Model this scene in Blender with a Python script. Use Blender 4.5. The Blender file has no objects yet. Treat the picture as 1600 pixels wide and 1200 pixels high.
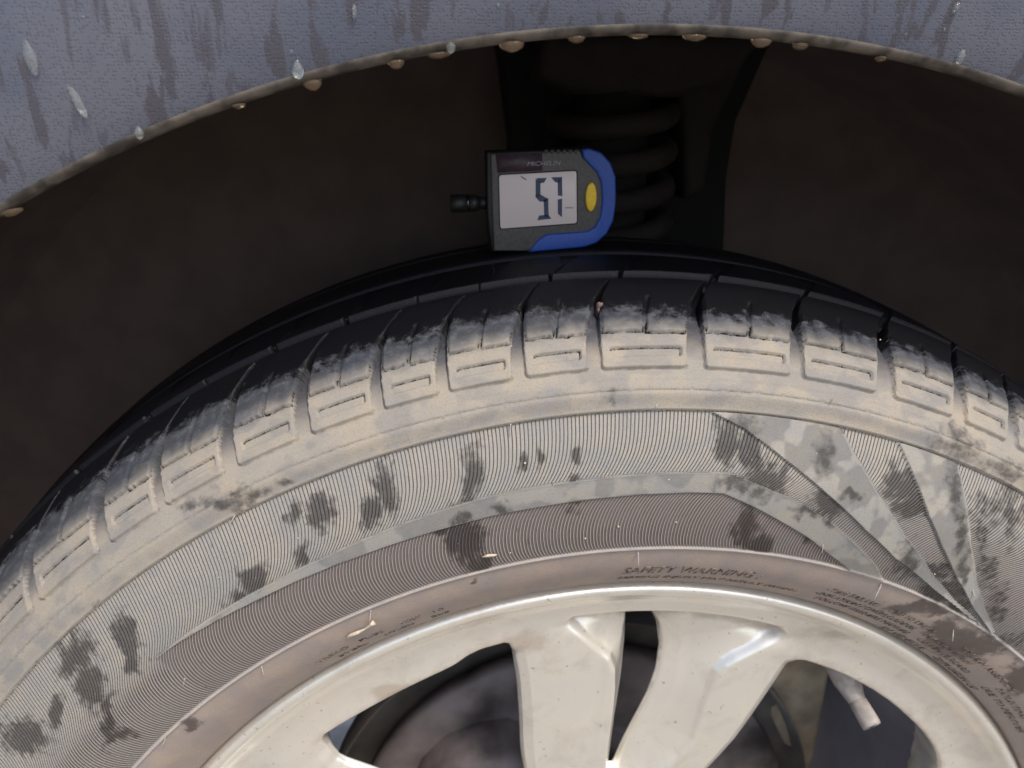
import bpy, bmesh, math, random
import numpy as np
from mathutils import Vector, Matrix, noise
random.seed(7); RS = np.random.RandomState(11)
scene = bpy.context.scene
COL = scene.collection

# ------------------------------------------------------------------ camera
def look(loc, yaw, pitch, roll):
    f = Vector((math.sin(yaw)*math.cos(pitch), math.cos(yaw)*math.cos(pitch), -math.sin(pitch)))
    r = Vector((math.cos(yaw), -math.sin(yaw), 0)); u = r.cross(f)
    R = math.cos(roll)*r + math.sin(roll)*u; U = -math.sin(roll)*r + math.cos(roll)*u
    m = Matrix((R, U, -f)).transposed().to_4x4(); m.translation = Vector(loc)
    return m
cd = bpy.data.cameras.new('camera'); cam = bpy.data.objects.new('camera', cd); COL.objects.link(cam)
cam.matrix_world = look((-.0680247, -.3612484, .4201340), .0896261, .3538410, -.0012714)
cd.sensor_width = 36; cd.lens = 26.909; cd.clip_start = .02; cd.clip_end = 100
cd.dof.use_dof = True; cd.dof.focus_distance = .285; cd.dof.aperture_fstop = 11
scene.camera = cam

# ------------------------------------------------------------------ light: bright overcast sky with a veiled sun, high and to the right
SUN_EL, SUN_AZ = math.radians(56), math.radians(152)      # azimuth measured from +Y towards +X
world = bpy.data.worlds.new('World'); scene.world = world; world.use_nodes = True
nt = world.node_tree; bg = nt.nodes['Background']
sky = nt.nodes.new('ShaderNodeTexSky'); sky.sky_type = 'NISHITA'; sky.sun_disc = False
sky.sun_elevation = SUN_EL; sky.sun_rotation = SUN_AZ; sky.air_density = 1.0; sky.dust_density = 3.0; sky.ozone_density = 1.0
nt.links.new(sky.outputs[0], bg.inputs[0]); bg.inputs[1].default_value = .15
sd = bpy.data.lights.new('sun', 'SUN'); sd.energy = 1.5; sd.angle = math.radians(11); sd.color = (1, .93, .83)
sun = bpy.data.objects.new('sun', sd); COL.objects.link(sun)
sv = Vector((math.sin(SUN_AZ)*math.cos(SUN_EL), math.cos(SUN_AZ)*math.cos(SUN_EL), math.sin(SUN_EL)))
sun.rotation_euler = sv.to_track_quat('Z', 'Y').to_euler()
scene.view_settings.view_transform = 'Standard'; scene.view_settings.look = 'None'
scene.view_settings.exposure = .54; scene.view_settings.gamma = 1

# ------------------------------------------------------------------ measured data (millimetres / degrees)
BODY = [(-46.44, 399.03), (-28.14, 399.68), (-7.45, 400.12), (-6.12, 397.01), (-1.57, 395.81), (2.74, 391.06), (5.67, 380.66), (4.91, 368.83), (0.91, 362.65), (-4.57, 361.07), (-25.27, 359.32), (-27.78, 356.85), (-45.43, 357.16)]
BLUE = [(-6.85, 400.5), (-3.8, 401.06), (1.58, 399.29), (5.88, 394.97), (8.43, 389.03), (8.83, 383.04), (8.99, 376.97), (8.25, 370.02), (5.53, 364.25), (1.0, 360.14), (-4.48, 358.34), (-29.89, 356.55), (-25.31, 362.24), (-21.55, 364.47), (-3.44, 365.43), (-0.11, 367.24), (2.25, 371.75), (2.8, 379.08), (2.1, 386.31), (-0.16, 391.09), (-3.57, 394.26), (-6.12, 397.01)]
LCD = [(-42.89, 390.1), (-9.04, 391.64), (-8.19, 369.1), (-42.44, 367.14)]
DASH = [(-13.82, 376.24), (-10.07, 376.19), (-10.05, 375.59), (-13.81, 375.63)]
SCR = [(-33.97, 390.01), (-32.74, 389.41), (-30.82, 388.22), (-31.11, 387.9), (-32.95, 388.94)]
LBL = [(-44.24, 398.75), (-24.09, 399.27), (-24.0, 391.88), (-43.49, 391.08)]
TOWER = [(-34.07, 459.95), (-25.49, 398.26), (-29.56, 330.12), (113.61, 327.5), (110.89, 374.99), (113.41, 408.52), (131.91, 457.64)]
KNUCKLE = [(114.22, 98.99), (157.8, 90.74), (159.2, 78.33), (158.14, 5.26), (137.19, 34.21), (124.41, 63.74)]
SEGS = [[(-26.0, 388.49), (-22.52, 388.53), (-23.44, 387.04), (-25.08, 386.9)],
  [(-26.69, 388.1), (-25.08, 386.9), (-25.03, 381.81), (-26.62, 381.03)],
  [(-26.62, 380.83), (-25.02, 381.61), (-21.78, 379.77), (-23.01, 378.9), (-25.08, 379.08)],
  [(-23.01, 378.9), (-21.57, 379.77), (-21.25, 372.48), (-22.71, 372.58)],
  [(-25.0, 372.45), (-21.25, 372.56), (-20.19, 371.44), (-25.61, 370.99)],
  [(-19.66, 388.82), (-15.67, 388.86), (-16.95, 387.09), (-18.19, 387.23)],
  [(-16.95, 386.9), (-15.51, 388.66), (-15.35, 381.3), (-16.76, 381.52)],
  [(-16.8, 379.31), (-15.39, 379.61), (-15.24, 372.31), (-16.6, 373.43)]]
# stains: (s mm, angle deg, three terms of an inverse covariance in mm)
STAIN_UP = [(76.3, -11.63, 0.0151, -0.0155, 0.0783),
  (66.4, -12.35, 0.1498, 0.0308, 0.0337),
  (80.0, -17.29, 0.0225, -0.0223, 0.0789),
  (74.2, -18.83, 0.04, -0.0293, 0.1017),
  (81.0, -22.15, 0.0318, -0.0185, 0.0654),
  (83.5, -23.83, 0.0782, -0.0426, 0.1422),
  (67.9, -24.36, 0.0996, -0.0922, 0.2117),
  (67.2, -28.54, 0.0422, -0.0032, 0.0363),
  (64.4, -30.33, 0.0915, -0.0179, 0.0904),
  (78.0, -8.09, 0.274, -0.0124, 0.296),
  (77.4, -4.19, 0.1724, -0.0073, 0.2332),
  (81.6, 5.99, 0.0182, 0.0037, 0.0496),
  (79.4, 7.62, 0.0124, 0.0111, 0.102),
  (67.6, 8.99, 0.0245, 0.0014, 0.0176),
  (65.2, -4.82, 0.0341, -0.0068, 0.1353),
  (78.5, -6.77, 0.0653, -0.0704, 0.5515),
  (82.5, -42.67, 0.0214, -0.0038, 0.0172),
  (71.2, -43.56, 0.0356, -0.0141, 0.0244),
  (58.3, -45.06, 0.1324, -0.0804, 0.0597),
  (50.9, -45.82, 0.0628, 0.0149, 0.0648),
  (79.4, -38.51, 0.0651, -0.0334, 0.0665),
  (71.6, -39.32, 0.0832, -0.0623, 0.0777),
  (74.0, -47.16, 0.0993, -0.0507, 0.051),
  (77.7, -50.39, 0.0193, 0.0036, 0.0145),
  (48.9, 14.42, 0.1283, 0.0273, 0.1065),
  (61.9, 14.39, 0.0446, -0.0005, 0.0195),
  (76.2, 19.75, 0.0195, 0.0026, 0.0198),
  (70.4, 21.08, 0.0559, -0.0107, 0.0155)]
STAIN_LOW = [(52.4, -13.21, 0.0129, -0.0045, 0.0275),
  (40.4, -12.8, 0.0405, 0.0049, 0.0314),
  (59.1, -14.56, 0.1254, 0.0214, 0.0523),
  (48.8, 8.74, 0.0132, 0.011, 0.0351),
  (40.2, 10.46, 0.0522, 0.0232, 0.0677),
  (46.0, 25.37, 0.0407, -0.0075, 0.014),
  (41.4, 28.41, 0.0335, -0.0074, 0.0129),
  (40.0, 30.96, 0.0622, 0.0059, 0.0313)]
STAIN_SM = [(63.3, -12.92, 0.1748, 0.0302, 0.0687),
  (62.5, -10.17, 0.2192, 0.0315, 0.1092),
  (87.4, 7.04, 0.1184, -0.0065, 0.0237),
  (66.1, 7.1, 0.08, -0.0027, 0.0155),
  (79.7, 13.31, 0.0217, 0.011, 0.0645),
  (67.6, 16.03, 0.2319, -0.0186, 0.0636),
  (57.2, 15.28, 0.0598, 0.0405, 0.1058),
  (57.9, 13.1, 0.0886, -0.0033, 0.0308),
  (81.5, 23.81, 0.0179, 0.0177, 0.0506),
  (67.7, 25.89, 0.0391, 0.0491, 0.0762),
  (47.1, 23.5, 0.0262, 0.0231, 0.0296),
  (51.3, 28.46, 0.1058, 0.0914, 0.095),
  (63.0, 8.92, 0.0761, 0.0016, 0.0322)]
STAIN_SH = [(97.1, -1.84, 0.2093, 0.0118, 0.1496),
  (96.6, -25.61, 0.0561, 0.0212, 0.0277),
  (98.2, -27.81, 0.0972, 0.0464, 0.0477),
  (94.5, -23.34, 0.1737, 0.043, 0.1165),
  (96.4, 22.57, 0.0306, -0.0077, 0.0107),
  (96.8, 26.63, 0.0643, -0.0244, 0.018),
  (102.3, 22.25, 0.0439, -0.0132, 0.0625),
  (102.9, -29.37, 0.1025, 0.0484, 0.0601),
  (93.5, -38.66, 0.4814, 0.0607, 0.44),
  (99.5, 12.88, 0.8098, -0.0942, 0.5196),
  (92.4, -44.88, 0.5569, 0.0178, 0.4329)]
STAIN_RT = [(58.5, 30.0, 0.0304, 0.0206, 0.0255),
  (71.4, 27.59, 0.0463, 0.0124, 0.0416),
  (47.4, 33.99, 0.0384, 0.0206, 0.0206),
  (40.1, 38.35, 0.0413, 0.0006, 0.0204),
  (83.2, 29.22, 0.0131, 0.0148, 0.0289),
  (81.1, 28.21, 0.0159, -0.0035, 0.0074)]
STAIN_BD = [(23.7, 35.69, 0.0091, 0.0003, 0.0064),
  (25.2, 32.79, 0.0325, 0.0067, 0.0182),
  (29.0, 28.17, 0.0571, -0.0273, 0.0217),
  (30.0, 37.41, 0.0338, -0.0147, 0.0232),
  (27.9, 43.49, 0.0612, 0.022, 0.016),
  (31.1, -41.91, 0.1098, -0.0434, 0.0829),
  (32.1, -13.66, 0.3982, 0.0333, 0.4033)]


# ------------------------------------------------------------------ helpers
def tag(o, label=None, cat=None, group=None, kind=None):
    if label: o['label'] = label
    if cat: o['category'] = cat
    if group: o['group'] = group
    if kind: o['kind'] = kind
    return o
def empty(name, loc=(0, 0, 0), parent=None):
    o = bpy.data.objects.new(name, None); COL.objects.link(o); o.location = loc; o.empty_display_size = .02
    if parent: o.parent = parent
    return o
def link(name, me, mat=None, parent=None, smooth=True):
    if mat is not None and not me.materials: me.materials.append(mat)
    if smooth:
        me.polygons.foreach_set('use_smooth', np.ones(len(me.polygons), bool))
    o = bpy.data.objects.new(name, me); COL.objects.link(o)
    if parent: o.parent = parent; o.matrix_parent_inverse = Matrix.Translation(-parent.matrix_world.translation) if False else Matrix.Identity(4)
    return o
def pymesh(name, v, f, mat=None, parent=None, smooth=True):
    me = bpy.data.meshes.new(name); me.from_pydata([tuple(a) for a in v], [], [tuple(a) for a in f]); me.update()
    return link(name, me, mat, parent, smooth)
def bmobj(name, bm, mat=None, parent=None, smooth=True):
    bmesh.ops.recalc_face_normals(bm, faces=bm.faces[:])
    me = bpy.data.meshes.new(name); bm.to_mesh(me); bm.free()
    return link(name, me, mat, parent, smooth)
def npmesh(name, V, F, attrs=None, mat=None, parent=None):
    """V (n,3), F (m,4) as one mesh, fast"""
    me = bpy.data.meshes.new(name)
    me.vertices.add(len(V)); me.vertices.foreach_set('co', np.ascontiguousarray(V, np.float32).ravel())
    me.loops.add(F.size); me.loops.foreach_set('vertex_index', np.ascontiguousarray(F, np.int32).ravel())
    me.polygons.add(len(F)); me.polygons.foreach_set('loop_start', np.arange(0, F.size, 4, dtype=np.int32))
    me.update(calc_edges=True)
    for k, a in (attrs or {}).items():
        if a.ndim == 1:
            t = me.attributes.new(k, 'FLOAT', 'POINT'); t.data.foreach_set('value', a.astype(np.float32))
        else:
            t = me.attributes.new(k, 'FLOAT_VECTOR', 'POINT'); t.data.foreach_set('vector', a.astype(np.float32).ravel())
    return link(name, me, mat, parent)
def sub(V, F, attrs):
    u, inv = np.unique(F, return_inverse=True)
    return V[u], inv.reshape(F.shape), {k: a[u] for k, a in attrs.items()}
def sst(x, a, b):
    t = np.clip((x-a)/(b-a), 0, 1); return t*t*(3-2*t)
LAT = RS.rand(256, 256)
def vn(x, y):
    xi = np.floor(x).astype(int); yi = np.floor(y).astype(int); fx = x-xi; fy = y-yi
    fx = fx*fx*(3-2*fx); fy = fy*fy*(3-2*fy)
    g = lambda a, b: LAT[a % 256, b % 256]
    return (g(xi, yi)*(1-fx)+g(xi+1, yi)*fx)*(1-fy)+(g(xi, yi+1)*(1-fx)+g(xi+1, yi+1)*fx)*fy
def fbm(x, y, n=4):
    o = 0; a = .5
    for i in range(n): o = o+a*vn(x*2**i+17*i, y*2**i+31*i); a *= .5
    return o
def polysdf(px, py, poly):
    """signed distance, positive inside"""
    n = len(poly); d = np.full(px.shape, 1e9); ins = np.zeros(px.shape, bool)
    for i in range(n):
        ax, ay = poly[i]; bx, by = poly[(i+1) % n]
        ex, ey = bx-ax, by-ay; wx, wy = px-ax, py-ay
        t = np.clip((wx*ex+wy*ey)/(ex*ex+ey*ey+1e-12), 0, 1)
        d = np.minimum(d, (wx-ex*t)**2+(wy-ey*t)**2)
        c = (ay > py) != (by > py)
        with np.errstate(divide='ignore', invalid='ignore'):
            xs = (bx-ax)*(py-ay)/(by-ay+1e-15)+ax
        ins ^= c & (px < xs)
    d = np.sqrt(d); return np.where(ins, d, -d)
def chaikin(p, n=2, k=.22):
    for _ in range(n):
        q = []
        for i in range(len(p)):
            a, b = p[i], p[(i+1) % len(p)]
            q += [(a[0]*(1-k)+b[0]*k, a[1]*(1-k)+b[1]*k), (a[0]*k+b[0]*(1-k), a[1]*k+b[1]*(1-k))]
        p = q
    return p
def lathe(name, prof, mat, parent=None, n=160, a0=0, a1=360, c=(0, 0), closed=False):
    """prof of (radius, y) turned about the wheel axis (Y) through c=(x,z)"""
    full = abs(a1-a0) >= 360; v = []; f = []; m = len(prof); k = n if full else n+1
    for i in range(k):
        t = math.radians(a0+(a1-a0)*i/n)
        for r, y in prof: v.append((c[0]+r*math.sin(t), y, c[1]+r*math.cos(t)))
    for i in range(n):
        j = (i+1) % k
        for q in range(m if closed else m-1):
            q2 = (q+1) % m; f.append((i*m+q, i*m+q2, j*m+q2, j*m+q))
    bm = bmesh.new(); vs = [bm.verts.new(p) for p in v]
    for a in f:
        try: bm.faces.new([vs[b] for b in a])
        except ValueError: pass
    return bmobj(name, bm, mat, parent)
def prism(name, poly, y0, y1, mat, parent=None, bev=0, seg=3, sc=.001, smooth=True):
    bm = bmesh.new()
    a = [bm.verts.new((x*sc, y0, z*sc)) for x, z in poly]; b = [bm.verts.new((x*sc, y1, z*sc)) for x, z in poly]
    bm.faces.new(a); bm.faces.new(b[::-1]); n = len(poly)
    for i in range(n): bm.faces.new((a[i], b[i], b[(i+1) % n], a[(i+1) % n]))
    bmesh.ops.recalc_face_normals(bm, faces=bm.faces[:])
    if bev:
        ed = [e for e in bm.edges if abs(e.verts[0].co.y-e.verts[1].co.y) < 1e-7]
        bmesh.ops.bevel(bm, geom=ed, offset=bev, segments=seg, profile=.5, affect='EDGES', clamp_overlap=True)
    o = bmobj(name, bm, mat, parent, smooth)
    return o
def tube(name, pts, rad, mat, parent=None, seg=8):
    v = []; f = []; P = [Vector(p) for p in pts]
    for i, p in enumerate(P):
        t = (P[min(i+1, len(P)-1)]-P[max(i-1, 0)]).normalized()
        u = t.cross(Vector((0, 0, 1)) if abs(t.z) < .9 else Vector((1, 0, 0))).normalized(); w = t.cross(u)
        r = rad[i] if hasattr(rad, '__len__') else rad
        for k in range(seg): a = k*2*math.pi/seg; v.append(p+r*(math.cos(a)*u+math.sin(a)*w))
    for i in range(len(P)-1):
        for k in range(seg): f.append((i*seg+k, i*seg+(k+1) % seg, (i+1)*seg+(k+1) % seg, (i+1)*seg+k))
    f.append(tuple(range(seg))[::-1]); f.append(tuple(range((len(P)-1)*seg, len(P)*seg)))
    return pymesh(name, v, f, mat, parent)
def tri_text(s, size=1, shear=0):
    cu = bpy.data.curves.new('lettering', 'FONT'); cu.body = s; cu.size = size; cu.shear = shear; cu.resolution_u = 2
    ob = bpy.data.objects.new('lettering', cu); me = bpy.data.meshes.new_from_object(ob)
    v = [tuple(a.co) for a in me.vertices]; f = [tuple(p.vertices) for p in me.polygons]
    bpy.data.objects.remove(ob); bpy.data.curves.remove(cu); bpy.data.meshes.remove(me)
    x0 = min(a[0] for a in v); x1 = max(a[0] for a in v); y0 = min(a[1] for a in v); y1 = max(a[1] for a in v)
    return [((a[0]-x0)/(x1-x0), (a[1]-y0)/(y1-y0)) for a in v], f
def extrude_flat(pts, f, fn, h0, h1):
    """flat lettering faces lifted by fn(u,v,h) into a closed relief"""
    n = len(pts); v = [fn(a, b, h0) for a, b in pts]+[fn(a, b, h1) for a, b in pts]
    cnt = {}
    for p in f:
        for i in range(len(p)):
            e = (p[i], p[(i+1) % len(p)]); cnt[e] = 1
    side = [(a, b, b+n, a+n) for (a, b) in cnt if (b, a) not in cnt]
    return v, [tuple(i+n for i in p) for p in f]+side

# ------------------------------------------------------------------ materials
class NT:
    def __init__(s, name):
        s.m = bpy.data.materials.new(name); s.m.use_nodes = True; s.t = s.m.node_tree; s.b = s.t.nodes['Principled BSDF']
    def n(s, typ, **k):
        o = s.t.nodes.new(typ)
        for a, v in k.items():
            if isinstance(v, dict) or a == 'ins': continue
            setattr(o, a, v)
        for a, v in (k.get('ins') or {}).items(): s.set(o, a, v)
        return o
    def set(s, o, a, v):
        i = o.inputs[a]
        if isinstance(v, bpy.types.NodeSocket): s.t.links.new(v, i)
        elif isinstance(v, bpy.types.Node): s.t.links.new(v.outputs[0], i)
        else:
            if hasattr(i.default_value, '__len__') and len(i.default_value) == 4 and len(v) == 3: v = (*v, 1)
            i.default_value = v
    def p(s, **k):
        for a, v in k.items(): s.set(s.b, a.replace('_', ' '), v)
        return s.m
    def math(s, op, a, b=0, c=0, clamp=False):
        o = s.n('ShaderNodeMath', operation=op, use_clamp=clamp); s.set(o, 0, a); s.set(o, 1, b); s.set(o, 2, c); return o.outputs[0]
    def mix(s, f, a, b, mode='MIX'):
        o = s.n('ShaderNodeMix', data_type='RGBA', blend_type=mode); s.set(o, 0, f); s.set(o, 6, a); s.set(o, 7, b); return o.outputs[2]
    def fmix(s, f, a, b):
        o = s.n('ShaderNodeMix', data_type='FLOAT'); s.set(o, 0, f); s.set(o, 2, a); s.set(o, 3, b); return o.outputs[0]
    def step(s, x, a, b):
        o = s.n('ShaderNodeMapRange', interpolation_type='SMOOTHSTEP', ins={0: x, 1: a, 2: b}); return o.outputs[0]
    def attr(s, nm, what='Fac'): return s.n('ShaderNodeAttribute', attribute_name=nm).outputs[what]
    def noise(s, vec, scale, detail=3, rough=.5, dist=0):
        return s.n('ShaderNodeTexNoise', ins={'Vector': vec, 'Scale': scale, 'Detail': detail, 'Roughness': rough, 'Distortion': dist}).outputs[0]
    def obj(s): return s.n('ShaderNodeTexCoord').outputs['Object']
    def map(s, vec, scale=(1, 1, 1), rot=(0, 0, 0)):
        return s.n('ShaderNodeMapping', ins={'Vector': vec, 'Scale': scale, 'Rotation': rot}).outputs[0]
    def bump(s, h, dist, strength=1, nrm=None):
        o = s.n('ShaderNodeBump', ins={'Height': h, 'Distance': dist, 'Strength': strength})
        if nrm is not None: s.set(o, 'Normal', nrm)
        return o.outputs[0]

def simple(name, col, rough=.5, metal=0, var=.15, scale=200, bump=0, **k):
    t = NT(name); o = t.obj(); n = t.noise(o, scale, 4)
    dark = tuple(c*(1-var*2) for c in col); c = t.mix(t.step(n, .3, .7), dark, tuple(min(1, c*(1+var)) for c in col))
    t.p(Base_Color=c, Roughness=t.fmix(n, max(0, rough-.12), rough+.12), Metallic=metal)
    if bump: t.p(Normal=t.bump(n, bump))
    for a, v in k.items(): t.p(**{a: v})
    return t.m

def tyre_material(name):
    t = NT(name)
    fl = t.attr('flat', 'Vector'); dirt_shade = t.attr('dirt_shade', 'Vector'); dust = t.attr('dust'); wet = t.attr('wet')
    rib = t.attr('rib'); rm = t.attr('ribmask'); low = t.attr('low')
    big = t.noise(fl, 60, 4, .6); mid = t.noise(fl, 260, 4, .6); fine = t.noise(fl, 1400, 3, .6); specks = t.noise(fl, 3200, 2, .5)
    # dust cover with ragged, crusted edges
    e = t.math('ADD', dust, t.math('MULTIPLY', t.math('SUBTRACT', mid, .5), .8))
    e = t.math('ADD', e, t.math('MULTIPLY', t.math('SUBTRACT', fine, .5), .6))
    e = t.math('ADD', e, t.math('MULTIPLY', t.math('SUBTRACT', specks, .5), .7))
    cover = t.step(e, .36, .68)
    # damp patches
    w = t.math('ADD', wet, t.math('MULTIPLY', t.math('SUBTRACT', mid, .5), .95))
    w = t.math('ADD', w, t.math('MULTIPLY', t.math('SUBTRACT', big, .5), .5))
    w = t.math('ADD', w, t.math('MULTIPLY', t.math('SUBTRACT', fine, .5), .35))
    ry = t.n('ShaderNodeSeparateXYZ', ins={'Vector': fl}).outputs
    along = t.n('ShaderNodeCombineXYZ', ins={'X': t.math('MULTIPLY', rib, .9), 'Y': t.math('MULTIPLY', ry[1], 130)})
    stk = t.noise(along, 1.0, 3, .6)
    w = t.math('ADD', w, t.math('MULTIPLY', t.math('SUBTRACT', stk, .5), t.math('MULTIPLY', rm, .85)))
    wm = t.math('MULTIPLY', t.step(w, .36, .80), t.fmix(t.step(big, .35, .6), .80, .98))
    # rib profile: light lands with narrow grooves above, thin crests below
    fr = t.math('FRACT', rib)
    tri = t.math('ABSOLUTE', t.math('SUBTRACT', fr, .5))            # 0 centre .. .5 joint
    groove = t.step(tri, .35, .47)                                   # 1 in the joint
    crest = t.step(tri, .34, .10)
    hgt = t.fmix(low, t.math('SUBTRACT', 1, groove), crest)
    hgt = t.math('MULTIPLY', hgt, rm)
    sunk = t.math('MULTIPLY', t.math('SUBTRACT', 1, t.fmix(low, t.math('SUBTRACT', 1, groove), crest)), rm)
    # colour
    tone = t.mix(t.step(big, .3, .7), (.86, .88, .92), (1.06, 1.02, .97))
    c = t.mix(1, dirt_shade, tone, 'MULTIPLY')
    c = t.mix(t.math('MULTIPLY', t.step(mid, .45, .75), .25), c, (.24, .26, .30))
    c = t.mix(t.math('MULTIPLY', t.step(specks, .62, .8), .35), c, (.62, .57, .50))
    c = t.mix(t.math('MULTIPLY', t.step(fine, .52, .35), .18), c, (.10, .09, .08))
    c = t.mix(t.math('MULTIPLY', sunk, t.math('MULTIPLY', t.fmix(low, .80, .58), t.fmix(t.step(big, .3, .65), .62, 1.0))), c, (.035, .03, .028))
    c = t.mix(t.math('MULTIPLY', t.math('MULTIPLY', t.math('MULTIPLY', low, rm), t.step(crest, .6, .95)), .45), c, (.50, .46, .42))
    damp = t.mix(1, c, t.mix(t.step(big, .35, .65), (.17, .145, .12), (.29, .29, .31)), 'MULTIPLY')
    c = t.mix(wm, c, damp)
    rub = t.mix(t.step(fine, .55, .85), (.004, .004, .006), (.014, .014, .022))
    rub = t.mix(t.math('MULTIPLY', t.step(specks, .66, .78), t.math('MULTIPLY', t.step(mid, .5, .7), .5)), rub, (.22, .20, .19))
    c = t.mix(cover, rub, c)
    rough = t.fmix(cover, .50, .88); rough = t.fmix(t.math('MULTIPLY', wm, cover), rough, t.fmix(t.attr('gloss'), .34, .14))
    h = t.math('MULTIPLY', fine, .25); h = t.math('ADD', h, t.math('MULTIPLY', specks, .12))
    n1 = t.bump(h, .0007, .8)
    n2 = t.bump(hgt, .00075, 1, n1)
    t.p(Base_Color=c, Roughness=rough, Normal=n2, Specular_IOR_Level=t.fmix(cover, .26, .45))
    return t.m

def alloy_material(name):
    t = NT(name); o = t.obj()
    big = t.noise(o, 22, 4, .6); fine = t.noise(o, 700, 3, .6); sp = t.noise(o, 420, 2, .4, .5); g = t.attr('grime')
    c = t.mix(t.step(big, .3, .7), (.84, .815, .74), (.90, .85, .745))
    gr = t.step(t.math('ADD', g, t.math('MULTIPLY', t.math('SUBTRACT', t.noise(o, 110, 4, .65), .5), .9)), .3, 1.0)
    c = t.mix(t.math('MULTIPLY', gr, .7), c, (.30, .22, .15))
    c = t.mix(t.math('MULTIPLY', t.step(sp, .70, .76), .45), c, (.16, .13, .10))
    film = t.math('MULTIPLY', t.step(t.noise(o, 48, 5, .65, .6), .48, .70), .22)
    c = t.mix(film, c, (.42, .34, .26))
    t.p(Base_Color=c, Metallic=t.fmix(gr, .65, .1), Roughness=t.fmix(fine, .26, .38), Coat_Weight=.6, Coat_Roughness=.10,
        Normal=t.bump(fine, .00012, .6))
    return t.m

def trim_material(name):
    t = NT(name); o = t.obj()
    st = t.map(o, (1, 1, .022)); wv = t.noise(o, 30, 2)
    n = t.noise(st, 190, 4, .55, .0); n2 = t.noise(t.map(o, (1, 1, .05)), 260, 2, .5)
    run = t.step(t.math('ADD', n, t.math('MULTIPLY', t.math('SUBTRACT', n2, .5), .22)), .54, .60)
    thin = t.step(n2, .62, .66)
    wet = t.math('MAXIMUM', t.math('MULTIPLY', run, .9), t.math('MULTIPLY', thin, .6))
    v = t.n('ShaderNodeTexVoronoi', feature='F1', ins={'Vector': t.map(o, (1, 0, 1.12)), 'Scale': 1000, 'Randomness': .45}).outputs['Distance']
    pit = t.step(v, .40, .20)
    c = t.mix(t.step(wv, .3, .7), (.092, .104, .142), (.124, .130, .160))
    c = t.mix(t.math('MULTIPLY', pit, .5), c, (.05, .05, .07))
    c = t.mix(wet, c, t.mix(t.math('MULTIPLY', pit, .4), (.066, .062, .080), (.04, .04, .05)))
    c = t.mix(t.math('MULTIPLY', t.step(t.noise(o, 2600, 2), .7, .78), .4), c, (.5, .5, .5))
    t.p(Base_Color=c, Coat_Weight=t.math('MULTIPLY', wet, .5), Coat_Roughness=.12, Roughness=t.fmix(wet, .55, .33), Normal=t.bump(t.math('SUBTRACT', 1, pit), .00018, .7))
    return t.m

M = dict(
    tyre=tyre_material('dusty_rubber'),
    alloy=alloy_material('champagne_alloy'),
    trim=trim_material('grained_wet_plastic'),
    lip=simple('muddy_trim_lip', (.11, .092, .075), .5, 0, .35, 160, .0004),
    liner=simple('brown_liner', (.135, .100, .090), .9, 0, .08, 40, .0006),
    black=simple('black_rubber', (.012, .012, .014), .55, 0, .2, 300),
    tower=simple('shaded_recess_black', (.010, .010, .010), .9, 0, .2, 60),  # black that paints in the shade of the recess; the damper shares it
    rust=simple('dull_brown_steel', (.019, .014, .012), .85, 0, .15, 70, .001),
    body=simple('grey_plastic', (.085, .082, .080), .55, 0, .12, 900, .00006),
    side=simple('black_plastic', (.012, .012, .013), .5, 0, .1, 300),
    blue=simple('blue_rubber', (.022, .08, .38), .5, 0, .08, 900, .00005),
    yellow=simple('yellow_button', (.85, .58, .03), .4, 0, .05, 600),
    seg=simple('display_segment', (.035, .055, .12), .5, 0, .1, 600),
    faint=simple('faint_display_mark', (.28, .27, .32), .5, 0, .1, 600),
    print=simple('pale_print', (.34, .32, .36), .6, 0, .1, 900),
    plum=simple('plum_panel', (.060, .040, .055), .5, 0, .15, 400),
    chrome=simple('steel', (.62, .62, .64), .2, 1, .05, 300),
    disc=simple('worn_disc', (.20, .175, .175), .6, .2, .42, 22, .0003),
    shield=simple('dusty_shield', (.16, .145, .13), .8, 0, .25, 28, .0005),
    knuckle=simple('dried_mud_casting', (.40, .33, .23), .9, 0, .15, 60, .001),
    barrel=simple('dull_barrel', (.34, .32, .36), .6, .1, .06, 40, .0001),
    letter=simple('worn_letter_rubber', (.22, .17, .14), .85, 0, .45, 700, .0003),
    hair=simple('dusty_rubber_hair', (.46, .44, .42), .8, 0, .1, 900),
    straw=simple('dry_straw', (.62, .52, .40), .8, 0, .12, 500, .0004),
    stone=simple('pinkish_stone', (.20, .13, .12), .75, 0, .4, 500, .0008),
    valve=simple('dusty_valve_rubber', (.36, .32, .29), .75, 0, .12, 200, .0001),
)
def water(name, tint, tw):
    t = NT(name); t.p(Base_Color=tint, Roughness=.03, IOR=1.33, Transmission_Weight=tw); return t.m
M['water'] = water('clear_water', (.95, 1, .97), .9); M['mudwater'] = water('muddy_water', (.80, .60, .40), .9)
t = NT('lit_display'); n_ = t.noise(t.obj(), 900, 2)
M['lcd'] = t.p(Base_Color=(.35, .325, .335), Roughness=.35, Emission_Color=(1.0, .87, .88), Emission_Strength=.085, Normal=t.bump(n_, .00003))

# ================================================================== WHEEL
wheel = tag(empty('car_wheel'), 'dusty tyre with mud-caked shoulder blocks on a champagne alloy rim under the arch', 'wheel')

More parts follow.
